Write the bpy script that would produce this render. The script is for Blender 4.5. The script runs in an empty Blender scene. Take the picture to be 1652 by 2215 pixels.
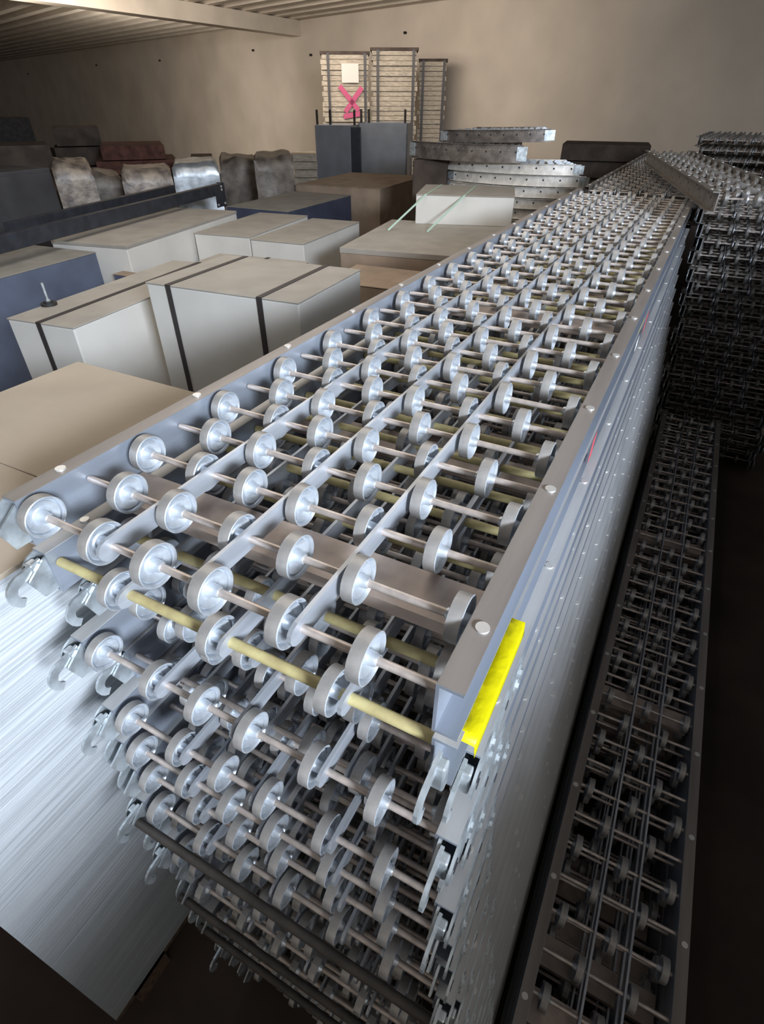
import bpy, bmesh, math, random
from mathutils import Vector, Matrix, noise as NZ
random.seed(7)
PI = math.pi
S = bpy.context.scene
COL = S.collection
W_, H_ = 1652, 2215

# ------------------------------------------------------------------ camera, light, exposure
F_PX, YAW, PITCH, ROLL = 1180.0, math.radians(27.55), math.radians(37.04), math.radians(-0.2)
CAM = Vector((.564, -.252, .370))
fwd = Vector((-math.sin(YAW)*math.cos(PITCH), math.cos(YAW)*math.cos(PITCH), -math.sin(PITCH)))
rgt0 = Vector((math.cos(YAW), math.sin(YAW), 0))
dwn0 = fwd.cross(rgt0)
rgt = rgt0*math.cos(ROLL)+dwn0*math.sin(ROLL)
dwn = -rgt0*math.sin(ROLL)+dwn0*math.cos(ROLL)
cd = bpy.data.cameras.new('camera'); cam = bpy.data.objects.new('camera', cd); COL.objects.link(cam)
cd.sensor_fit = 'VERTICAL'; cd.sensor_height = 36.0; cd.lens = F_PX/H_*36.0
cd.clip_start = .02; cd.clip_end = 100
cam.matrix_world = Matrix((( rgt.x, -dwn.x, -fwd.x, CAM.x), (rgt.y, -dwn.y, -fwd.y, CAM.y), (rgt.z, -dwn.z, -fwd.z, CAM.z), (0,0,0,1)))
S.camera = cam

w = bpy.data.worlds.new('world'); S.world = w; w.use_nodes = True
WB = w.node_tree.nodes['Background']
WB.inputs[0].default_value = (1.0, .93, .84, 1); WB.inputs[1].default_value = .22

def area(name, loc, target, sx, sy, col, power):
    l = bpy.data.lights.new(name, 'AREA'); l.shape = 'RECTANGLE'; l.size = sx; l.size_y = sy
    l.color = col; l.energy = power
    o = bpy.data.objects.new(name, l); COL.objects.link(o); o.location = loc
    o.rotation_euler = (Vector(target)-Vector(loc)).to_track_quat('-Z', 'Y').to_euler()
    return o
area('doorway_daylight', (3.6, -1.7, 1.60), (-.2, 1.0, -.2), 1.4, .9, (.79, .88, 1.0), 400)
area('fill_near', (-1.6, 2.2, 1.66), (-1.6, 2.2, -1.0), 3.0, 3.0, (1.0, .92, .82), 38)  # added warm fill over the packs, no fixture there
area('fill_left', (-9.9, 9.4, 1.685), (-16.0, 15.0, .3), .4, 4.5, (1.0, .92, .82), 115)  # added fill, hidden by the beam, brightens the left wall
area('fill_far', (-6.0, 7.2, 1.66), (-7.5, 12.0, .2), 6.5, 1.4, (1.0, .90, .79), 180)  # added fill to brighten the far wall

S.view_settings.view_transform = 'Standard'; S.view_settings.look = 'None'
S.view_settings.gamma = 1; S.view_settings.use_curve_mapping = False
S.view_settings.exposure = .63

FLOOR = -1.33

# ------------------------------------------------------------------ reading positions off the lens
def ray(px, py):
    return rgt*((px-W_/2)/F_PX) + dwn*((py-H_/2)/F_PX) + fwd
def Z(px, py, z):
    d = ray(px, py); return CAM + d*((z-CAM.z)/d.z)
def Dh(px, py, D):                                   # at a horizontal distance
    d = ray(px, py); return CAM + d*(D/math.hypot(d.x, d.y))

# ------------------------------------------------------------------ materials
def mat(name, col, rough=.5, metal=0.0, noise=0.0, nscale=20, col2=None, bump=0.0, stretch=None, rough_var=0.0, detail=5, spec=None):
    m = bpy.data.materials.new(name); m.use_nodes = True
    nt = m.node_tree; b = nt.nodes['Principled BSDF']
    b.inputs['Base Color'].default_value = (*col, 1); b.inputs['Roughness'].default_value = rough
    b.inputs['Metallic'].default_value = metal
    if spec is not None: b.inputs['Specular IOR Level'].default_value = spec
    if noise or col2 or bump:
        tc = nt.nodes.new('ShaderNodeTexCoord'); mp = nt.nodes.new('ShaderNodeMapping')
        nt.links.new(tc.outputs['Object'], mp.inputs[0])
        if stretch: mp.inputs['Scale'].default_value = stretch
        n = nt.nodes.new('ShaderNodeTexNoise'); n.inputs['Scale'].default_value = nscale; n.inputs['Detail'].default_value = detail
        nt.links.new(mp.outputs[0], n.inputs['Vector'])
        r = nt.nodes.new('ShaderNodeValToRGB')
        c2 = col2 or tuple(max(0, c*(1-noise)) for c in col)
        c1 = tuple(min(1, c*(1+noise*.5)) for c in col) if not col2 else col
        r.color_ramp.elements[0].position = .35; r.color_ramp.elements[1].position = .65
        r.color_ramp.elements[0].color = (*c2, 1); r.color_ramp.elements[1].color = (*c1, 1)
        nt.links.new(n.outputs[0], r.inputs[0]); nt.links.new(r.outputs[0], b.inputs['Base Color'])
        if rough_var:
            mr = nt.nodes.new('ShaderNodeMapRange'); mr.inputs[3].default_value = rough-rough_var; mr.inputs[4].default_value = rough+rough_var
            nt.links.new(n.outputs[0], mr.inputs[0]); nt.links.new(mr.outputs[0], b.inputs['Roughness'])
        if bump:
            bp = nt.nodes.new('ShaderNodeBump'); bp.inputs['Strength'].default_value = bump; bp.inputs['Distance'].default_value = .01
            nt.links.new(n.outputs[0], bp.inputs['Height']); nt.links.new(bp.outputs[0], b.inputs['Normal'])
    return m
M = {}
M['zinc'] = mat('zinc_wheel', (.60,.64,.69), .38, .55, .2, 60, rough_var=.1)
M['zinc_dull_shade']=mat('dull_shaded_wheel',(.30,.285,.27),.42,.5,.3,60); M['tread_dull_shade']=mat('dull_shaded_tread',(.17,.16,.15),.5,.3,.3,60); M['dull']=mat('dull_shaded_rail',(.17,.155,.14),.5,.4,.3,30); M['axle_dull_shade']=mat('dull_shaded_axle',(.46,.40,.36),.40,.4,.3,40)  # darker set for rear piles: dull metal plus deep shade put into colour
M['tread'] = mat('wheel_tread', (.44,.42,.40), .45, .4, .2, 60)
M['galv'] = mat('galvanised_rail', (.38,.42,.49), .42, .55, .28, 18, stretch=(1,.08,1), rough_var=.1)
M['galv_plate'] = mat('galvanised_plate', (.58,.63,.66), .36, .6, .35, 45, rough_var=.12)
M['flange'] = mat('worn_flange', (.30,.27,.25), .5, .45, .2, 30, stretch=(1,.1,1))
M['pale_flange'] = mat('pale_flange', (.52,.52,.52), .5, .4, .2, 30, stretch=(1,.1,1))
M['bar'] = mat('flat_bar_steel', (.50,.53,.58), .42, .5, .25, 40, stretch=(1,.1,1))
M['axle'] = mat('axle_steel', (.62,.54,.49), .40, .5, .2, 60)
M['yellow'] = mat('yellow_axle', (.56,.49,.24), .5, .05, .4, 45, col2=(.40,.33,.16))
M['brace'] = mat('brace_steel', (.56,.46,.40), .55, .2, .25, 30, col2=(.40,.33,.285))
M['rivet'] = mat('rivet_head', (.75,.74,.72), .35, .6)
M['hole'] = mat('bolt_hole', (.03,.03,.035), .8)
M['dark'] = mat('dark_iron', (.030,.026,.024), .7, 0, .3, 30, spec=.15)
M['dark_bar'] = mat('dark_tie_bar', (.07,.06,.052), .5, .2, .3, 30)
M['tape'] = mat('yellow_tape', (.90,.80,.0), .45, 0, bump=.12, nscale=70)
M['tape'].node_tree.nodes['Color Ramp'].color_ramp.elements[0].color = (.86,.76,0,1)
M['wood'] = mat('bearer_wood', (.16,.10,.065), .8, 0, .4, 14, stretch=(1,6,6))
M['panel'] = mat('white_panel', (.64,.62,.58), .55, 0, .06, 4)
M['panel_top'] = mat('tan_grey_top', (.33,.305,.27), .75, 0, .12, 6)  # lids greyer and darker than the white pack sides
M['card_top'] = mat('tan_cover', (.45,.375,.29), .8, 0, .1, 5)
M['strap'] = mat('dark_strap', (.035,.03,.03), .5)
M['sheet'] = mat('sheet_edges', (.60,.63,.66), .4, .15, .25, 10, stretch=(1,.35,22), bump=.25)
M['blue'] = mat('blue_grey_paint', (.10,.12,.175), .55, 0, .25, 4)
M['blue_dark'] = mat('dark_blue_paint', (.055,.065,.105), .55, 0, .25, 4)
M['blue_top'] = mat('grey_dusty_lid', (.22,.21,.19), .75, 0, .15, 8)
M['beam'] = mat('rack_beam_paint', (.030,.034,.045), .45, .1, .3, 15)
M['grey_dark'] = mat('dark_cabinet_paint', (.055,.055,.06), .5, 0, .25, 4, spec=.3)
M['grey'] = mat('grey_cabinet_paint', (.17,.18,.20), .5, .1, .15, 5)
M['brown'] = mat('brown_card', (.30,.225,.165), .8, 0, .2, 6)
M['brown_dark'] = mat('dark_brown_card', (.075,.058,.048), .8, 0, .3, 8, spec=.15)
M['wrap'] = mat('wrapped_bundle', (.17,.14,.115), .45, .05, .5, 9, bump=.5)
M['wrap_light'] = mat('light_wrapped_bundle', (.30,.25,.20), .4, .1, .6, 12, col2=(.10,.08,.07), bump=.6)
M['wrap_silver'] = mat('silver_wrap', (.42,.45,.48), .35, .5, .4, 8, bump=.3)
M['red'] = mat('red_brown_wood', (.10,.045,.035), .8, 0, .4, 12, spec=.15)
M['carton'] = mat('stacked_card', (.40,.345,.275), .85, 0, .3, 14, stretch=(1,1,6))
M['paper'] = mat('paper_note', (.60,.55,.50), .8)
M['pink'] = mat('pink_spray', (.45,.07,.16), .7)
M['green'] = mat('green_strap', (.42,.56,.46), .5)
M['silver'] = mat('bright_curve_rail', (.80,.76,.70), .42, .35, .2, 20)
M['curve_dark'] = mat('dull_curve_rail', (.26,.23,.21), .4, .7, .4, 15)
M['rubber'] = mat('black_rubber', (.02,.02,.02), .6)

# ------------------------------------------------------------------ mesh helper
class MB:
    def __init__(s): s.v=[]; s.f=[]; s.m=[]
    def add(s, vs, fs, mi=0, mx=None):
        o=len(s.v)
        for p in vs:
            p = Vector(p); s.v.append(tuple(mx@p if mx else p))
        for f in fs: s.f.append(tuple(o+i for i in f)); s.m.append(mi)
        return s
    def box(s, x0,x1,y0,y1,z0,z1, mi=0, mx=None):
        return s.add([(x,y,z) for x in (x0,x1) for y in (y0,y1) for z in (z0,z1)],
              [(0,1,3,2),(4,6,7,5),(0,4,5,1),(2,3,7,6),(0,2,6,4),(1,5,7,3)], mi, mx)
    def bevbox(s, x0,x1,y0,y1,z0,z1, b=.004, mi=0, mx=None):
        bm=bmesh.new(); bmesh.ops.create_cube(bm,size=1)
        for v in bm.verts: v.co=((x0+x1)/2+v.co.x*(x1-x0),(y0+y1)/2+v.co.y*(y1-y0),(z0+z1)/2+v.co.z*(z1-z0))
        bmesh.ops.bevel(bm,geom=bm.edges[:],offset=b,segments=2,affect='EDGES',profile=.5)
        bm.verts.ensure_lookup_table(); bm.verts.index_update()
        s.add([v.co.copy() for v in bm.verts],[tuple(v.index for v in f.verts) for f in bm.faces],mi,mx); bm.free(); return s
    def tube(s, a, b, r, n=10, mi=0, cap=True):
        a=Vector(a); b=Vector(b); d=(b-a).normalized(); u=d.orthogonal().normalized(); w_=d.cross(u)
        vs=[]
        for p in (a,b):
            for i in range(n):
                t=2*PI*i/n; vs.append(p+(u*math.cos(t)+w_*math.sin(t))*r)
        fs=[(i,(i+1)%n,n+(i+1)%n,n+i) for i in range(n)]
        if cap: fs+=[tuple(range(n-1,-1,-1)),tuple(range(n,2*n))]
        return s.add(vs,fs,mi)
    def bar(s, a, b, wd, h, mi=0, up=(0,0,1)):         # a rectangular bar between two points
        a=Vector(a); b=Vector(b); d=(b-a).normalized(); up=Vector(up)
        sd=d.cross(up).normalized(); u2=sd.cross(d).normalized()
        vs=[p+sd*(i*wd/2)+u2*(j*h/2) for p in (a,b) for i,j in ((-1,-1),(1,-1),(1,1),(-1,1))]
        return s.add(vs,[(0,1,5,4),(1,2,6,5),(2,3,7,6),(3,0,4,7),(3,2,1,0),(4,5,6,7)],mi)
    def lathe_x(s, prof, cx,cy,cz, n=24, mi=0, tread=None):         # prof: (x, r)
        vs=[];fs=[]; k=len(prof)
        for x,r in prof:
            for i in range(n):
                t=2*PI*i/n; vs.append((cx+x,cy+r*math.cos(t),cz+r*math.sin(t)))
        for j in range(k-1):
            for i in range(n):
                fs.append((j*n+i,(j+1)*n+i,(j+1)*n+(i+1)%n,j*n+(i+1)%n))
        fs.append(tuple(range(n))); fs.append(tuple((k-1)*n+i for i in range(n-1,-1,-1)))
        o=len(s.m); s.add(vs,fs,mi)
        if tread is not None:
            for j in range(k-1):
                if prof[j][1]>.0240 and prof[j+1][1]>.0240:
                    for i in range(n): s.m[o+j*n+i]=tread
        return s
    def prism(s, pts, axis, a, b, mi=0, mx=None):         # 2-D outline extruded along an axis
        n=len(pts); vs=[]
        for t in (a,b):
            for p,q in pts:
                vs.append({'x':(t,p,q),'y':(p,t,q),'z':(p,q,t)}[axis])
        fs=[tuple(range(n-1,-1,-1)),tuple(range(n,2*n))]+[(i,(i+1)%n,n+(i+1)%n,n+i) for i in range(n)]
        return s.add(vs,fs,mi,mx)
    def disc(s, c, nrm, r, t=.001, n=10, mi=0):
        c=Vector(c); nrm=Vector(nrm).normalized()
        return s.tube(c, c+nrm*t, r, n, mi)
    def mesh(s, name, mats, smooth=0.0):
        me=bpy.data.meshes.new(name); me.from_pydata(s.v,[],s.f)
        for m in (mats if isinstance(mats,(list,tuple)) else [mats]): me.materials.append(M[m])
        me.polygons.foreach_set('material_index', s.m)
        bm=bmesh.new(); bm.from_mesh(me); bmesh.ops.recalc_face_normals(bm,faces=bm.faces[:]); bm.to_mesh(me); bm.free()
        if smooth:
            me.polygons.foreach_set('use_smooth',[True]*len(me.polygons)); me.set_sharp_from_angle(angle=math.radians(smooth))
        me.update(); return me
def link(name, me, parent=None, loc=(0,0,0), rz=0.0):
    o=bpy.data.objects.new(name, me); COL.objects.link(o); o.location=loc
    if rz: o.rotation_euler=(0,0,rz)
    if parent: o.parent=parent
    return o
def tag(o,label,cat,group=None,kind=None):
    o['label']=label; o['category']=cat
    if group: o['group']=group
    if kind: o['kind']=kind
    return o
def thing(name,label,cat,loc=(0,0,0),rz=0.0,group=None,rot=None):
    o=link(name,None,None,loc,rz)
    if rot: o.rotation_euler=rot
    return tag(o,label,cat,group)
def struct(name,mb,m,smooth=0):
    o=link(name,mb.mesh(name,m,smooth)); o['kind']='structure'; return o

# ------------------------------------------------------------------ the setting
WU=Vector((.94684,-.32171,0)); WN=Vector((.32171,.94684,0)); WD=9.264      # far wall: WN.p = WD
CEIL=1.70
def wallpt(t,z,off=0.0): p=WU*t+WN*(WD-off); return (p.x,p.y,z)
mw=mat('plaster_wall',(.56,.485,.40),.85,0,.12,1.1,bump=.08,detail=8)
M['wall']=mw
mc=mat('deck_ceiling',(.62,.55,.46),.7,0,.1,2); M['ceil']=mc
M['floor']=mat('dark_floor',(.055,.038,.030),.8,0,.35,3)
b=MB(); R4=lambda a,c,z0,z1,o0,o1:[wallpt(a,z0,o0),wallpt(c,z0,o0),wallpt(c,z1,o0),wallpt(a,z1,o0),wallpt(a,z0,o1),wallpt(c,z0,o1),wallpt(c,z1,o1),wallpt(a,z1,o1)]
BF=[(0,1,2,3),(7,6,5,4),(0,4,5,1),(1,5,6,2),(2,6,7,3),(3,7,4,0)]
b.add(R4(-70,9,FLOOR,CEIL+.3,0,-.2),BF); struct('wall_far',b,'wall')
# scars and screw stubs in the plaster are part of the wall
b=MB()
for px,py in ((210,141),(347,131),(549,109),(62,160),(878,71),(674,119)):
    d=ray(px,py); t=(WD-.004-WN.dot(CAM))/WN.dot(d); p=CAM+d*t
    b.tube(p, p-WN*.05, .02, 8)
struct('trim_1',b,'dark')
# corrugated deck: ribs parallel to the far wall
b=MB(); per=.46; n=44
for i in range(n):
    o=-.1+i*per
    prof=[(o,CEIL+.10),(o+.20,CEIL+.10),(o+.25,CEIL),(o+.42,CEIL),(o+.46,CEIL+.10)]
    for (o0,z0),(o1,z1) in zip(prof[:-1],prof[1:]):
        b.add([wallpt(-70,z0,o0),wallpt(9,z0,o0),wallpt(9,z1,o1),wallpt(-70,z1,o1)],[(0,1,2,3)])
b.add(R4(-70,9,CEIL+.12,CEIL+.16,-.2,n*per-.1),BF)
struct('ceiling',b,'ceil')
b=MB(); b.bar((-8.22,12.66,1.575),(-8.9,-2,1.575),.30,.25); struct('trim_2',b,'ceil')
b=MB(); b.box(-70,9,-4.5,40,FLOOR-.1,FLOOR); struct('floor',b,'floor')

# ------------------------------------------------------------------ skate-wheel conveyor parts
BAY=.1175; NB=4; PITCH_Y=.0762; INN=.481
WPROF=[(.0115,.0030),(.0115,.0052),(.0090,.0062),(-.0015,.0072),(-.0020,.0095),(.0018,.0150),(.0036,.0185),(.0004,.0194),(.0004,.0200),(.0040,.0208),(.0062,.0222),(.0070,.0232),(.0064,.0244),
       (-.0064,.0244),(-.0070,.0232),(-.0062,.0222),(-.0044,.0208),(-.0030,.0150),(.0005,.0095),(-.0005,.0072),(-.0105,.0062),(-.0130,.0052)]
WPROF_LO=[(.0100,.006),(.0040,.0085),(.0030,.0165),(.0066,.0225),(.0060,.0247),(-.0060,.0247),(-.0066,.0225),(-.0030,.0165),(-.0100,.006)]
ME={}
def wheel_mesh(hi=True,dull=False):
    k='w%d%d'%(hi,dull)
    if k not in ME: ME[k]=MB().lathe_x(WPROF if hi else WPROF_LO,0,0,0,32 if hi else 14,0,1).mesh('wheel',['zinc_dull_shade','tread_dull_shade'] if dull else ['zinc','tread'],22)
    return ME[k]
R_=lambda i:(i-1)*BAY+.0150
L_=lambda i:i*BAY-.0150
Mi=lambda i:(i-.5)*BAY
PA=[.007,L_(1),Mi(2),R_(3),L_(3),.418]; PB=[.055,R_(2),L_(2),Mi(3),R_(4),.472]
BARS=[BAY,2*BAY,3*BAY]
YB=[.108,.253,.396]; YA=[.090,.235,.378]; YBB=[.030,.171,.314,.465]
def rows(kind,n):
    if kind=='std': return [PA if i%2==0 else PB for i in range(n)]
    if kind=='flip': return [PB if i%2==0 else PA for i in range(n)]
    if kind=='sparse': return [YA if i%2==0 else YBB for i in range(n)]
    if kind=='narrow': return [[.012,.112,.212] if i%2==0 else [.062,.162] for i in range(n)]
def wheels_stuff(kind,n,skip,dull=False):
    k=('ws',kind,n,skip,dull)
    if k not in ME:
        b=MB(); c=0
        for i,r in enumerate(rows(kind,n)):
            for x in r:
                if c>=skip: b.lathe_x(WPROF_LO,x,i*PITCH_Y,0,12,0,1)
                c+=1
        ME[k]=b.mesh('wheels',['zinc_dull_shade','tread_dull_shade'] if dull else ['zinc','tread'],40)
    return ME[k]
def rail_mesh(side,length,top='flange'):
    k=('rail',side,length,top)
    if k not in ME:
        b=MB(); y0,y1=-.012,length; s=side; t=.003
        zt,zb,fl=.0200,-.0420,.0225
        X=lambda d: d*s                                   # d: outward from the inner face
        prof=[(X(0),zb),(X(fl),zb),(X(fl),zb+t),(X(t),zb+t),(X(t),zt-t),(X(fl),zt-t),(X(fl),zt),(X(0),zt)]
        b.prism(prof,'y',y0,y1,0)
        b.box(min(X(.0005),X(fl+.0004)),max(X(.0005),X(fl+.0004)),y0+.0005,y1,zt-.0002,zt+.0008,1)
        yy=.055
        while yy<length:
            if top!='flange' or length<2.9: b.disc((X(.014),yy,zt+.0006),(0,0,1),.0058,.0018,12,2)
            b.disc((X(.0031),yy+.03,-.006),(s,0,0),.005,.0006,10,3)
            b.disc((X(.0031),yy-.03,-.026),(s,0,0),.004,.0006,8,3)
            b.disc((X(.0031),yy+.08,.002),(s,0,0),.0035,.0006,8,3)
            yy+=.2286
        ME[k]=b.mesh('side_rail',['dull' if top=='dull' else 'galv',top,'rivet','hole'])
    return ME[k]
def plate_mesh(side):
    k=('plate',side)
    if k not in ME:
        b=MB(); s=side; L=.135; pts=[(L,-.0385),(L,.0165)]
        for i in range(13):
            t=PI/2+PI*i/12; pts.append((-.008+.0275*math.cos(t),-.011+.0275*math.sin(t)))
        b.prism(pts,'x',.0222*s,.0250*s,0)
        for y,z in ((-.018,-.004),(-.014,-.024),(.075,-.010)): b.disc((.0251*s,y,z),(s,0,0),.0058,.0006,14,1)
        for y,z in ((.022,-.022),(.022,.002),(.115,-.022),(.115,.002)):
            b.disc((.0250*s,y,z),(s,0,0),.0095,.0015,14,0); b.disc((.0250*s,y,z),(s,0,0),.0055,.004,6,0)
        b.prism([(-.030,-.036),(.06,-.036),(.06,.014),(-.012,.014),(-.040,-.006)],'x',.004*s,.007*s,0)
        ME[k]=b.mesh('coupling_plate',['galv_plate','hole'])
    return ME[k]
def hook_mesh(side):
    k=('hook',side)
    if k not in ME:
        b=MB(); path=[]
        for i in range(15):
            u=i/14
            if u<.45: path.append(Vector((-.015-.028*u/.45, .006-.003*u/.45)))
            else:
                t=(u-.45)/.55; a=PI/2+t*PI*.85
                path.append(Vector((-.043+.017*math.cos(a), -.0140+.017*math.sin(a))))
        out=[];inn=[]
        for i,p in enumerate(path):
            d=(path[min(i+1,14)]-path[max(i-1,0)]).normalized(); n_=Vector((-d.y,d.x)); h=.0075-.0020*i/14
            out.append(p+n_*h); inn.append(p-n_*h)
        n=15; s=side; vs=[]
        for x in (.008*s,.012*s):
            for q in out+inn: vs.append((x,q.x,q.y))
        fs=[]
        for i in range(n-1):
            fs+=[(i,i+1,n+i+1,n+i),(2*n+i,2*n+n+i,2*n+n+i+1,2*n+i+1),(i,2*n+i,2*n+i+1,i+1),(n+i,n+i+1,3*n+i+1,3*n+i)]
        fs+=[(0,n,3*n,2*n),(n-1,3*n-1,4*n-1,2*n-1)]
        b.add(vs,fs); b.bevbox(.007*s if s>0 else -.020,.020 if s>0 else .007*s,-.03,-.018,-.024,.012,.002)
        ME[k]=b.mesh('coupling_hook','galv_plate')
    return ME[k]
def axle_mesh(width,r,m):
    k=('axle',width,r,m)
    if k not in ME:
        b=MB().tube((-.010,0,0),(width,0,0),r,10)
        ME[k]=b.mesh('axle',m,40)
    return ME[k]
def bar_mesh(length):
    k=('bar',length)
    if k not in ME:
        pts=[(length,-.013),(length,.0125)]
        for i in range(7):
            t=PI/2+PI*i/6; pts.append((-.006+.0125*math.cos(t),.0125*math.sin(t)))
        ME[k]=MB().prism(pts,'x',-.0022,.0022).mesh('flat_bar','bar')
    return ME[k]
def brace_mesh(width,h=.0):
    k=('brace',width)
    if k not in ME:
        b=MB(); b.prism([(-.030,-.030),(.030,-.030),(.030,-.046),(.027,-.046),(.027,-.033),(-.027,-.033),(-.027,-.046),(-.030,-.046)],'x',-.008,width,0)
        ME[k]=b.mesh('cross_brace','brace')
    return ME[k]
def conveyor(label,x,y,z,kind='std',n=40,single=36,flange='flange',axle_m='axle',group=None,ends=True,rz=0.0,axles=True,hooks=True,hi=False,name='wheel_conveyor',inn=INN,bars=None,rot=None,braces=(.5,),end_bar=False):
    """x,y,z: inner face of left rail, first axle, axle height. The Empty stands at the frame's base."""
    root=thing(name,label,'conveyor',(x,y,z-.042),rz,group,rot); dull=flange=='dull'  # dull set: shade of the rear piles is in its colours
    if dull: axle_m='axle_dull_shade'
    dz=.042; ln=round(n*PITCH_Y-.03,4)
    for s_,xx in ((-1,-.0116),(1,inn+.004)):
        ra=link('side_rail',rail_mesh(s_,ln,flange),root,(xx,0,dz))
        if flange=='flange' and ln>2.9 and z>-1.05:
            if 'rivet' not in ME: ME['rivet']=MB().disc((0,0,0),(0,0,1),.0062,.0022,14).mesh('rivet','rivet',40)
            yy=.055
            while yy<ln: link('rivet',ME['rivet'],ra,(s_*.013,yy,.0207)); yy+=.2286
    for bx in (bars if bars is not None else BARS): link('flat_bar',bar_mesh(round(ln-.05,4)),root,(bx,0,dz))
    if ends:
        for s,xx in ((-1,-.0116),(1,inn+.004)):
            pl=None if s>0 and ends=='left' else link('coupling_plate',plate_mesh(s),root,(xx,0,dz))
            if hooks: link('coupling_hook',hook_mesh(s),pl or root,(0,0,0) if pl else (xx,0,dz))
    if end_bar:
        if 'end_bar' not in ME: ME['end_bar']=MB().tube((-.03,0,0),(INN+.025,0,0),.0068,12).mesh('end_bar','dark_bar',40)
        link('end_bar',ME['end_bar'],root,(0,-.031,dz-.012))
    am=axle_mesh(inn+.004,.0062 if axle_m=='yellow' else .0042,axle_m)
    if axles:
        for i in range(n): link('axle',am,root,(0,i*PITCH_Y,dz))
    else:
        k=('axs',n,inn,axle_m)
        if k not in ME:
            b=MB()
            for i in range(n): b.tube((-.01,i*PITCH_Y,0),(inn+.004,i*PITCH_Y,0),.0034,6)
            ME[k]=b.mesh('axles',axle_m,40)
        o=link('axles',ME[k],root,(0,0,dz)); o['kind']='stuff'
    wm=wheel_mesh(hi or single>50,dull); c=0
    for i,r in enumerate(rows(kind,n)):
        for xx in r:
            if c<single: link('wheel',wm,root,(xx,i*PITCH_Y,dz))
            c+=1
    if c>single:
        o=link('wheels',wheels_stuff(kind,n,single,dull),root,(0,0,dz)); o['kind']='stuff'
    for f in braces: link('cross_brace',brace_mesh(inn),root,(0,f,dz))
    return root

# ------------------------------------------------------------------ the tall stack in front
ORD=['','second','third','fourth','fifth','sixth','seventh','eighth','ninth','tenth','eleventh','twelfth','thirteenth','fourteenth','fifteenth','sixteenth','seventeenth','eighteenth','nineteenth','lowest']
ZL=[0,-.079,-.146,-.212,-.278,-.344]+[-.344-.063*(k-5) for k in range(6,20)]
XL=[0,.0125,.014,.018,.022,.030,.038,.046,.056,.066,.076,.086,.096,.104,.112,.120,.128,.134,.140,.146]
YL=[0,.004,.045,-.010,.035,-.020,-.030,-.035,-.050,-.028,-.055,-.045,-.060,-.040,-.062,-.050,-.060,-.055,-.05,-.05]
G1='conveyor sections in the tall stack in front'
def onlean(z): return 0
for k in range(20):
    if k==0:
        conveyor('topmost wheel conveyor section of the tall front stack, brown-grey flanges and clean zinc wheels',0,0,0,'std',40,100,'flange',group=G1,hooks=False,ends='left',braces=(.118,1.05,2.1))
    elif k==1:
        conveyor('second wheel conveyor section from the top of the tall front stack, with yellow axles',0,YL[1],ZL[1],'sparse',40,100,'pale_flange','yellow',group=G1,bars=YB,hi=True,ends='left',braces=(.5,1.6))
    else:
        lab='%s wheel conveyor section from the top of the tall front stack'%ORD[k] if k<19 else 'lowest wheel conveyor section of the tall front stack, resting on wood bearers'
        conveyor(lab,XL[k],YL[k],ZL[k],'flip' if k in (2,4,13) else 'std',40,100 if k==2 else 36,'pale_flange',group=G1,hi=k<12,hooks=k in (2,3,4,5,8,9,10,13,16),end_bar=k in (8,12,14),braces=(.4+.13*(k%4),1.7))
for i,y in enumerate((.2,1.5,2.7)):
    b=MB().bevbox(-.06,.5,-.05,.05,0,-1.2685-FLOOR,.004)
    tag(link('wood_bearer',b.mesh('wood_bearer','wood'),None,(XL[19],y,FLOOR)),'dark wooden bearer under the tall conveyor stack, %s'%('nearest','the middle one','farthest')[i],'bearer','bearers under the front stack')
# yellow tape stuck over the flange of the second section
b=MB(); N=16; pts=[]
for i in range(N+1):
    u=i/N; y=.152-.150*u
    zz=-.0574 if y>.008 else -.0574-.6*(.008-y)
    x0=.4865 if y>.02 else .4865+.010*min(1,(.02-y)/.03); x1=.5196
    wob=.0007*math.sin(i*2.1)+.0004*math.sin(i*5.3)
    pts.append(((x0,y,zz+wob),(x1,y,zz-wob),(x1+.0012,y+.002,zz-.020)))
vs=[q for p in pts for q in p]; fs=[]
for i in range(N):
    for j in range(2): fs.append((3*i+j,3*i+j+1,3*i+4+j,3*i+3+j))
b.add(vs,fs); o=link('yellow_tape',b.mesh('yellow_tape','tape',50))
sm=o.modifiers.new('t','SOLIDIFY'); sm.thickness=.0006
tag(o,'strip of bright yellow tape stuck on the near right corner of the second conveyor section','tape')

sec=[o for o in COL.objects if o.name=='wheel_conveyor.001'][0]
M['mark_red']=mat('red_paint',(.55,.09,.10),.6); M['mark_yellow']=mat('old_yellow_paint',(.52,.47,.20),.6); M['mark_white']=mat('white_paint',(.75,.74,.72),.6)
for y0,y1,z0,z1,m in ((1.14,1.26,-.0475,-.0468,'mark_yellow'),):
    p=link('paint_mark',MB().box(.4885-.0125,.5068,y0,y1,.0209,.0214).mesh('paint_mark',m),sec,(0,-.004,.042)); p['label']='yellow paint on the flange'
for y0,y1,z0,z1,m,l in ((1.32,1.36,-.036,.014,'mark_red','red paint mark'),(.60,.63,-.036,.010,'mark_red','red paint dash'),(1.16,1.20,-.030,-.004,'mark_white','white paint mark')):
    p=link('paint_mark',MB().box(.5078,.5084,y0,y1,z0,z1).mesh('paint_mark',m),sec,(0,-.004,.042)); p['label']=l
# ------------------------------------------------------------------ low stack along the right side
G2='narrow conveyor sections in the low stack on the right'
for k in range(5):
    conveyor(['topmost','second','third','fourth','lowest'][k]+' narrow wheel conveyor section of the low stack right of the tall stack',.706+.003*(k%2),-.62+(.02 if k%2 else 0),-1.02-.0645*k,'narrow',47,100 if k==0 else 30,'flange',group=G2,inn=.224,bars=[.078,.148],ends=False,axles=k<2,braces=(.75+.1*k,1.55,2.4))
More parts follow.
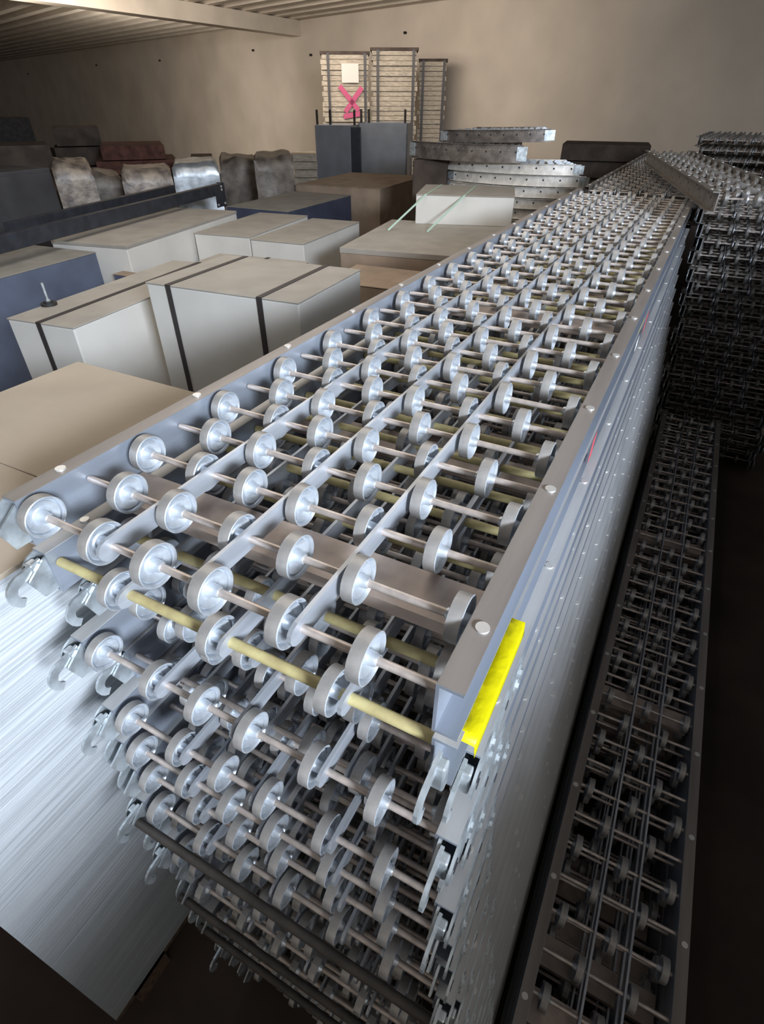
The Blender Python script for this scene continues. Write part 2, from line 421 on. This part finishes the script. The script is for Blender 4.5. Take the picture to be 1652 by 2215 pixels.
# ------------------------------------------------------------------ right-hand pile whose ends face us
G3='conveyor sections in the right-hand pile'
for k in range(20):
    conveyor('%s conveyor section %s'%('topmost' if k==0 else (ORD[k] if k<19 else 'lowest'),'of the dark pile beyond the low right stack' if k in (0,19) else 'from the top, dark pile beyond the low right stack'),
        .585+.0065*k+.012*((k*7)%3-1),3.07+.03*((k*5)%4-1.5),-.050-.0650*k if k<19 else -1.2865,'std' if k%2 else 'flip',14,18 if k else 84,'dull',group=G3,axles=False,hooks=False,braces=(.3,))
# ------------------------------------------------------------------ second stack beyond the first
G4='conveyor sections in the stack beyond the front stack'
for k in range(20):
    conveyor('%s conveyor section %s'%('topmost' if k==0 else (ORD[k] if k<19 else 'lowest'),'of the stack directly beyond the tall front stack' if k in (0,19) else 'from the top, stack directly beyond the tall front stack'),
        .015-.004*k,3.13+.01*(k%2),.0-.0675*k if k<19 else -1.2865,'std' if k%2 else 'flip',34,24 if k==0 else 6,'dull',group=G4,axles=k==0,ends=False,braces=(.5,.65,1.2) if k==0 else (.5,))

# ------------------------------------------------------------------ packs and boxes
def frame(fl,fr,z):                                     # local frame from the two front corners of a lid
    a=Z(*fl,z); c=Z(*fr,z); u=(c-a); return a,u.length,math.atan2(u.y,u.x)
def pack(name,label,cat,a,wd,dp,rz,z,body='panel',lid='panel_top',straps=(),lip=.006,group=None,straps_y=(),zb=FLOOR,strap_m='strap',bev=.005):
    root=thing(name,label,cat,(a.x,a.y,zb),rz,group); h=z-zb
    link('body',MB().bevbox(0,wd,0,dp,0,h-lip,bev).mesh('body',body),root)
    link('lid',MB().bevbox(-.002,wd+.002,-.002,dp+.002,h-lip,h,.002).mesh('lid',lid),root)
    for x in straps:
        b=MB(); t=.0025
        b.box(x-.011,x+.011,-.002-t,dp+.002+t,h,h+t); b.box(x-.011,x+.011,-.002-t,-.002,0,h); b.box(x-.011,x+.011,dp+.002,dp+.002+t,0,h)
        st=link('strap',b.mesh('strap',strap_m),root)
        link('strap_seal',MB().bevbox(x-.014,x+.014,-.0075,-.0045,h*.60,h*.60+.03,.001).mesh('strap_seal','dark'),st)
    return root
a,wd,rz=frame((315,610),(645,655),-.18)
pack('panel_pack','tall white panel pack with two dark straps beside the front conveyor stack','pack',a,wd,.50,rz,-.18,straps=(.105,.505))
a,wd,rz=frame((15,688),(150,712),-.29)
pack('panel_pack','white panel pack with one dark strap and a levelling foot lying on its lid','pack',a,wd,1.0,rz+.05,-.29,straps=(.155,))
lf=Z(107,660,-.29)
r=thing('levelling_foot','small black levelling foot with upright bolt on the left strapped pack','foot',(lf.x,lf.y,-.29))
link('pad',MB().tube((0,0,0),(0,0,.010),.030,20).tube((0,0,.010),(0,0,.016),.018,16).mesh('pad','rubber',40),r)
link('bolt',MB().tube((0,0,.016),(0,0,.085),.005,10).tube((0,0,.016),(0,0,.022),.009,6).mesh('bolt','galv_plate',40),r)
# stack of sheets with the tan cover right beside the conveyors
rt=thing('sheet_stack','stack of pale sheets with tan cover against left side of tall conveyor stack','stack',(-.585,-.27,FLOOR))
link('sheets',MB().box(0,.50,0,.745,.075,-.108-FLOOR).mesh('sheets','sheet'),rt)
for y0,y1 in ((-.004,.3985),(.4000,.749)): link('cover',MB().bevbox(-.004,.504,y0,y1,-.108-FLOOR,-.10-FLOOR,.0015).mesh('cover','card_top'),rt)
b=MB()
for y in (.05,.33,.62): b.box(0,.5,y,y+.09,0,.075)
b.box(0,.5,0,.745,.058,.075)
link('pallet',b.mesh('pallet','wood'),rt)
# packs farther back
a,wd,rz=frame((110,520),(300,535),-.35)
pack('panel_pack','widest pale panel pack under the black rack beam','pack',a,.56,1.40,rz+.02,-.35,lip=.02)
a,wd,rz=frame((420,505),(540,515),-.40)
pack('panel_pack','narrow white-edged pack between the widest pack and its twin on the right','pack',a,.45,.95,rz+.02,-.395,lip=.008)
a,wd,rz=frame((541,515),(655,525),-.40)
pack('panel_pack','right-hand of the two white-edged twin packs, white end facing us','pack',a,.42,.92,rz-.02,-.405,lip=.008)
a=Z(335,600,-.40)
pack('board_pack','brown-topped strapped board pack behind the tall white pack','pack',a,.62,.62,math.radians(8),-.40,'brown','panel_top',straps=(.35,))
a=Z(700,590,-.36)
pack('board_pack','low brown dusty pack between tall white pack and conveyor stack','pack',a,.66,.40,math.radians(4),-.40,'brown','brown')
a=Z(735,535,-.32)
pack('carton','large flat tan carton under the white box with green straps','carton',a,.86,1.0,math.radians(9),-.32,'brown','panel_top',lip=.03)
a,wd,rz=frame((900,420),(1113,425),-.14)
gb=thing('white_box','white box tied with two pale green straps on flat tan carton','box',(a.x,a.y,-.32),math.radians(17))
link('body',MB().bevbox(0,wd,0,.56,0,.174,.004).mesh('body','panel'),gb)
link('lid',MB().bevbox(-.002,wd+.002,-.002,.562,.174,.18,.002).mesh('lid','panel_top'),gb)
for x0,x1 in ((.07,-.14),(.33,.12)):
    link('strap',MB().bar((x0+.05,.56,.182),(x0,-.004,.182),.012,.002).bar((x0,-.004,.182),(x1,-.30,.004),.012,.002,0,(0,1,0)).mesh('strap','green'),gb)
# blue-grey boxes
a=Z(0,600,-.38); b1=Z(235,537,-.38); u=b1-a
pack('steel_chest','blue-grey steel chest with dusty lid at the left edge under the rack beam','chest',a-u*.8+Vector((-.8,0,0)),.8,u.length*1.55,math.atan2(u.y,u.x)-PI/2,-.38,'blue','blue_top')
a,wd,rz=frame((490,446),(600,453),-.40)
pack('steel_chest','long blue-grey steel chest with dusty lid behind the white-edged packs','chest',a,.66,1.15,math.radians(2),-.40,'blue_dark','blue_top')
a,wd,rz=frame((640,398),(790,412),-.36)
pack('carton','big brown carton in front of the grey cabinets','carton',a,1.0,1.35,math.radians(4),-.36,'brown','brown')
a=Z(245,592,-.5)
pack('board_pack','dark blue topped low pack beside the levelling foot pack','pack',a,.33,.08,math.radians(2),-.50,'blue','brown')
# rack beams
def rackbeam(label,p0,p1,zt,h,plate=True):
    a=Z(*p0,zt); c=Z(*p1,zt); d=(c-a).normalized(); a=a-d*.5; L=(c-a).length
    r=thing('rack_beam',label,'beam',(a.x,a.y,zt-h),math.atan2(d.y,d.x))
    link('beam',MB().bevbox(0,L,-.025,.025,0,h,.003).mesh('beam','beam'),r)
    if plate:
        q=link('end_plate',MB().bevbox(L-.005,L+.004,-.035,.035,-.10,h+.005,.002).box(L-.16,L,-.032,-.026,-.09,h-.01).mesh('end_plate','beam'),r)
        bo=MB().disc((0,0,0),(0,-1,0),.010,.006,10).mesh('bolt','rivet')
        for x,z in ((L-.02,-.07),(L-.14,-.07),(L-.05,h-.02),(L-.05,h-.045)): link('bolt',bo,q,(x,-.0345 if x>L-.01 else -.032,z))
    return r
rackbeam('long black rack beam with end plate lying across the packs, nearer of two',(0,508),(476,396),-.23,.085)
rackbeam('short black rack beam behind the longer one',(130,455),(372,400),-.25,.07,False)
a=Dh(-60,372,4.9); c=Dh(97,372,5.2); 
ck=thing('steel_cabinet','dark grey steel cabinet at left edge behind the rack beams','cabinet',(a.x-.25,a.y,FLOOR),math.atan2(c.y-a.y,c.x-a.x))
link('body',MB().bevbox(0,.75,0,.55,0,c.z-FLOOR,.008).mesh('body','grey_dark'),ck)
link('door',MB().bevbox(.02,.72,-.018,-.001,.05,c.z-FLOOR-.03,.004).mesh('door','grey_dark'),ck)
link('handle',MB().bevbox(.60,.63,-.045,-.019,.6,.78,.004).mesh('handle','rivet'),[o for o in ck.children if o.name.startswith('door')][0])
# ------------------------------------------------------------------ heaps along the far side
def lump(name,label,cat,x0,y0,x1,y1,D,m,dep=.6,seed=0,rough=.07,group=None):
    """a wrapped, uneven bundle standing on the floor"""
    tl=Dh(x0,y0,D); br=Dh(x1,y0,D); c=(tl+br)/2; wd=(br-tl).length*.98; zt=c.z; h=zt-FLOOR; c=c+Vector((tl.y-br.y,br.x-tl.x,0)).normalized()*dep/2
    rd=random.Random(seed); bm=bmesh.new(); bmesh.ops.create_cube(bm,size=1); bmesh.ops.subdivide_edges(bm,edges=bm.edges[:],cuts=11,use_grid_fill=True)
    of=Vector((seed*3.1,seed*1.7,seed*.9))
    for v in bm.verts:
        q=v.co.copy(); top=max(0,q.z)*2; edge=max(abs(q.x),abs(q.y))*2
        p=Vector((q.x*wd,q.y*dep,q.z*h)); n1=NZ.noise(p*3.2+of); n2=NZ.noise(p*9+of)
        sh=1-.02*max(0,edge-.7)/.3*top
        x=q.x*wd*(1+.05*n1+.03*n2)*sh; y=q.y*dep*(1+.08*n1)*sh
        z=(q.z+.5)*h - (max(0,edge-.80)/.20)**2*.045*top + (n1*.035+n2*.025)*top
        v.co=(x,y,0 if q.z<-.49 else max(.002,z))
    me=bpy.data.meshes.new(name); bm.to_mesh(me); bm.free(); me.materials.append(M[m])
    me.polygons.foreach_set('use_smooth',[True]*len(me.polygons)); me.set_sharp_from_angle(angle=math.radians(80))
    d=br-tl; return tag(link(name,me,None,(c.x,c.y,FLOOR),math.atan2(d.y,d.x)),label,cat,group)
GB='wrapped bundles along the far side'
lump('wrapped_bundle','brown plastic-wrapped bundle right of the dark steel cabinet','bundle',106,352,197,430,6.2,'wrap_light',.6,1,group=GB)
lump('wrapped_bundle','low grey bundle between two brown wrapped bundles','bundle',190,377,262,430,7.0,'wrap',.5,2,group=GB)
lump('wrapped_bundle','glittering wrapped bundle left of the silver wrapped one','bundle',256,362,370,430,6.3,'wrap_light',.6,3,group=GB)
lump('wrapped_bundle','silver shrink-wrapped bundle behind the rack beam end','bundle',366,350,472,400,7.0,'wrap_silver',.5,4,.03,group=GB)
lump('wrapped_bundle','dark lumpy bundle right of the silver wrapped bundle','bundle',470,342,558,430,7.9,'wrap',.7,5,.1,group=GB)
lump('wrapped_bundle','grey rounded bundle left of the small banded stack','bundle',546,338,634,420,7.1,'wrap',.7,6,.1,group=GB)
def slabs(name,label,cat,x0,x1,y0,D,m,n,h,dep=.8,jit=.03,seed=1,group=None,zb=FLOOR,mats=None):
    """flat things laid one on another, standing on the floor"""
    tl=Dh(x0,y0,D); br=Dh(x1,y0,D); wd=(br-tl).length; c=(tl+br)/2; d=br-tl; rd=random.Random(seed); c=c+Vector((-d.y,d.x,0)).normalized()*dep/2
    r=thing(name,label,cat,(c.x,c.y,zb),math.atan2(d.y,d.x),group); H=c.z-zb; b=MB()
    for i in range(n):
        j=rd.uniform(-jit,jit); k=rd.uniform(-jit,jit)
        b.bevbox(-wd/2+j,wd/2+k,-dep/2+rd.uniform(-jit,jit),dep/2,H*i/n,H*(i+.94)/n,.006)
    link('layers',b.mesh('layers',m),r)
    return r,wd,H,dep
slabs('crate_stack','black crate stack at the far left edge against the wall','crates',-60,52,252,8.9,'dark',6,.2,.7,.05,2)
slabs('crate_stack','dark brown crate stack with sloping top left of the red-brown pallets','crates',110,205,272,8.9,'brown_dark',7,.2,.7,.06,3)
slabs('board_stack','low dark board stack in front of the black crates','boards',-60,98,312,7.2,'brown_dark',6,.2,.7,.05,4)
slabs('pallet_stack','red-brown pallet stack leaning by the far wall','pallets',210,366,312,8.0,'red',9,.2,.8,.09,5)
slabs('board_stack','brown board stack behind the wrapped bundles','boards',405,465,338,8.3,'brown_dark',7,.2,.6,.06,6)
slabs('banded_stack','small pale banded card stack left of the grey cabinet','stack',632,686,332,8.9,'carton',12,.2,.5,.02,7)
# grey cabinet and bin
a=Dh(680,270,9.4); c=Dh(757,268,9.25)
ck=thing('steel_cabinet','tall grey steel cabinet in front of the card stacks','cabinet',(a.x,a.y,FLOOR),math.atan2(c.y-a.y,c.x-a.x))
wd=(c-a).length; h=a.z-FLOOR
link('body',MB().bevbox(0,wd,0,.5,0,h,.006).mesh('body','grey'),ck)
link('side_plate',MB().bevbox(wd,wd+.14,.03,.06,0,h-.02,.004).mesh('side_plate','beam'),ck)
for x in (.01,.20,.55): link('corner_post',MB().box(x,x+.025,.05,.075,h,h+.17).mesh('corner_post','dark'),ck)
a=Dh(775,266,9.6); c=Dh(882,262,9.5)
ck=thing('steel_bin','grey sheet-steel bin with corner posts right of the grey cabinet','bin',(a.x,a.y,FLOOR),math.atan2(c.y-a.y,c.x-a.x))
wd=(c-a).length; h=a.z-FLOOR
link('body',MB().box(0,wd,0,.02,0,h).box(0,wd,.48,.5,0,h).box(0,.02,0,.5,0,h).box(wd-.02,wd,0,.5,0,h).box(0,wd,0,.5,0,.02).mesh('body','grey'),ck)
for x in (.02,.13,wd-.06): link('corner_post',MB().box(x,x+.03,.03,.06,h-.3,h+.16).mesh('corner_post','dark'),ck)
# card stacks by the wall
def cards(label,x0,x1,y0,D,n,dep,seed):
    r,wd,H,dep=slabs('card_stack',label,'stack',x0,x1,y0,D,'carton',n,.2,dep,.022,seed,'strapped card stacks by the far wall')
    for x in (-wd*.36,wd*.42):
        link('strap',MB().box(x-.02,x+.02,-dep/2-.03,-dep/2-.024,0,H+.005).box(x-.02,x+.02,-dep/2-.03,dep/2,H+.002,H+.008).mesh('strap','strap'),r)
    link('cap',MB().bevbox(-wd/2-.02,wd/2+.02,-dep/2-.02,dep/2+.02,H-.01,H+.03,.006).mesh('cap','brown_dark'),r)
    return r,wd,H,dep
r,wd,H,dep=cards('tall strapped card stack with white note and pink cross',694,797,116,11.2,34,.5,11)
link('paper_note',MB().box(-.06,.21,-dep/2-.036,-dep/2-.031,H-.36,H-.12).mesh('paper_note','paper'),r)
b=MB()
for p,q in (((-.10,H-.40),(.20,H-.72)),((.26,H-.42),(-.02,H-.74)),((-.05,H-.80),(.24,H-.76))): b.bar((p[0],-dep/2-.034,p[1]),(q[0],-dep/2-.034,q[1]),.004,.07,0,(p[1]-q[1],0,q[0]-p[0]))
link('spray_mark',b.mesh('spray_mark','pink'),r)
cards('tall strapped card stack just right of the one with the pink cross',803,903,108,11.3,36,.5,12)
cards('rearmost card stack, right end of the three by the wall',908,966,132,11.7,34,.3,13)
# ------------------------------------------------------------------ curved conveyor sections
def curve(label,cx,cy,z,r0,r1,a0,a1,m,group,rot=(0,0,0),h=.064):
    root=thing('curved_conveyor',label,'conveyor',(cx,cy,z),0,group,rot); n=20
    def arc(ra,rb,z0,z1):
        b=MB(); vs=[];fs=[]
        for i in range(n+1):
            t=a0+(a1-a0)*i/n
            for r_,z_ in ((ra,z0),(rb,z0),(rb,z1),(ra,z1)): vs.append((r_*math.cos(t),r_*math.sin(t),z_))
        for i in range(n):
            for j in range(4): fs.append((4*i+j,4*i+(j+1)%4,4*i+4+(j+1)%4,4*i+4+j))
        fs+=[(3,2,1,0),(4*n,4*n+1,4*n+2,4*n+3)]
        return b.add(vs,fs)
    b=arc(r1-.004,r1,0,h); f=arc(r1,r1+.022,h-.003,h); b.add(f.v,f.f); f=arc(r1,r1+.022,0,.003); b.add(f.v,f.f)
    for i in range(9):
        t=a0+(a1-a0)*(i+.5)/9; d=Vector((math.cos(t),math.sin(t),0)); b.disc(d*r1+Vector((0,0,h*.6)),d,.007,.004,8,1)
    link('side_rail',b.mesh('side_rail',[m,'hole'],30),root)
    link('side_rail',arc(r0,r0+.004,0,h).mesh('side_rail',m,30),root)
    ax=MB(); wh=MB()
    for i in range(14):
        t=a0+(a1-a0)*(i+.5)/14; d=Vector((math.cos(t),math.sin(t),0)); up=Vector((0,0,h*.72))
        ax.tube(d*r0+up,d*r1+up,.0035,6)
        tv=Vector((-d.y,d.x,0))
        for k in range(4):
            c=d*(r0+(r1-r0)*(.14+.24*k+(.1 if i%2 else 0)))+up
            wh.tube(c-d*.008,c+d*.008,.0245,10)
    link('axles',ax.mesh('axles','axle'),root)['kind']='stuff'
    link('wheels',wh.mesh('wheels','zinc',40),root)['kind']='stuff'
    for t,s in ((a0,-1),(a1,1)):
        d=Vector((math.cos(t),math.sin(t),0)); tv=Vector((-d.y,d.x,0))*s
        link('coupling_plate',MB().bar(d*(r1+.004)-tv*.05+Vector((0,0,h/2)),d*(r1+.004)+tv*.03+Vector((0,0,h/2)),.006,h*.8).mesh('coupling_plate','galv_plate'),root)
    return root
G5='curved conveyor sections stacked behind the white box'
zc=-.075
for k in range(16):
    curve('%s bright curved conveyor section %s'%('topmost' if k==0 else (ORD[k] if k<15 else 'lowest'),'of the stack behind the green-strapped white box' if k in (0,15) else 'from the top behind the green-strapped white box'),
        -1.0+.012*((k*3)%4),6.15+.01*((k*5)%3),-.105-.0810*k if k<15 else FLOOR,.85,1.30,math.radians(243+.8*((k*3)%4)),math.radians(297+.8*((k*7)%3)),'silver',G5,h=.074)
curve('dull dark curved section lying on the bright curved stack, lower of two',-1.22,6.0,-.027,.80,1.24,math.radians(243),math.radians(292),'curve_dark',None,(0,0,math.radians(-4)),h=.12)
curve('dull dark curved section topping the bright curved stack, upper of two',-1.10,6.15,.120,.82,1.22,math.radians(245),math.radians(290),'curve_dark',None,(math.radians(1.0),math.radians(-1.5),0),h=.085)
a=Dh(893,345,5.6)
tag(link('wooden_crate',MB().bevbox(0,.30,0,.5,0,a.z-FLOOR,.01).mesh('wooden_crate','brown_dark'),None,(a.x,a.y,FLOOR),math.radians(14)),'dark brown crate left of the bright curved conveyor stack','crate')
# ------------------------------------------------------------------ loose sections on and behind the right-hand piles
p1=Z(1395,322,.115); p0=Z(1562,422,.115); d=p1-p0
conveyor('wheel conveyor section lying slantwise across the two rear stacks',p0.x,p0.y,.105,'narrow',27,0,'dull',axles=False,ends=False,inn=.224,bars=[.078,.148],rz=math.atan2(d.y,d.x)-PI/2)
G6='conveyor sections in the far right heap'
q=Dh(1518,292,5.6)
for k in range(9):
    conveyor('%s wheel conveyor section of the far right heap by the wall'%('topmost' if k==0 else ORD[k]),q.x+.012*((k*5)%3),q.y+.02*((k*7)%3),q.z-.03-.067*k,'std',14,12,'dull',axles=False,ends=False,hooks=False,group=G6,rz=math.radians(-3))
b=MB().bevbox(-.1,.62,0,1.0,0,q.z-.03-.067*8-.043-FLOOR,.01)
tag(link('wooden_crate',b.mesh('wooden_crate','brown_dark'),None,(q.x,q.y,FLOOR),math.radians(-3)),'dark crate carrying the far right conveyor heap','crate')
slabs('board_stack','long dark board stack at foot of the wall beyond the curved sections','boards',1215,1420,310,7.6,'brown_dark',8,.2,.6,.05,21)
# unseen steel blocks added across the aisle to shade stacks and floor
for lab,y0,y1,top in (('low dark block added out of view to shade the stacks','-.25',1.20,-.06),('dark steel locker added out of view for shade, nearest of three',-2.0,-.27,.25),('dark steel locker added out of view to shade the far pile',1.22,3.0,.12)):
    y0=float(y0); h=top-FLOOR
    r=thing('shade_block',lab,'blocker',(1.42,y0,FLOOR))
    link('body',MB().bevbox(0,.6,0,y1-y0,0,h,.008).mesh('body','blue'),r)
    dr=link('door',MB().bevbox(-.015,-.001,.03,y1-y0-.03,.06,h-.04,.004).mesh('door','blue'),r)
    link('handle',MB().bevbox(-.04,-.016,.5,.53,h*.5,h*.5+.15,.004).mesh('handle','rivet'),dr)
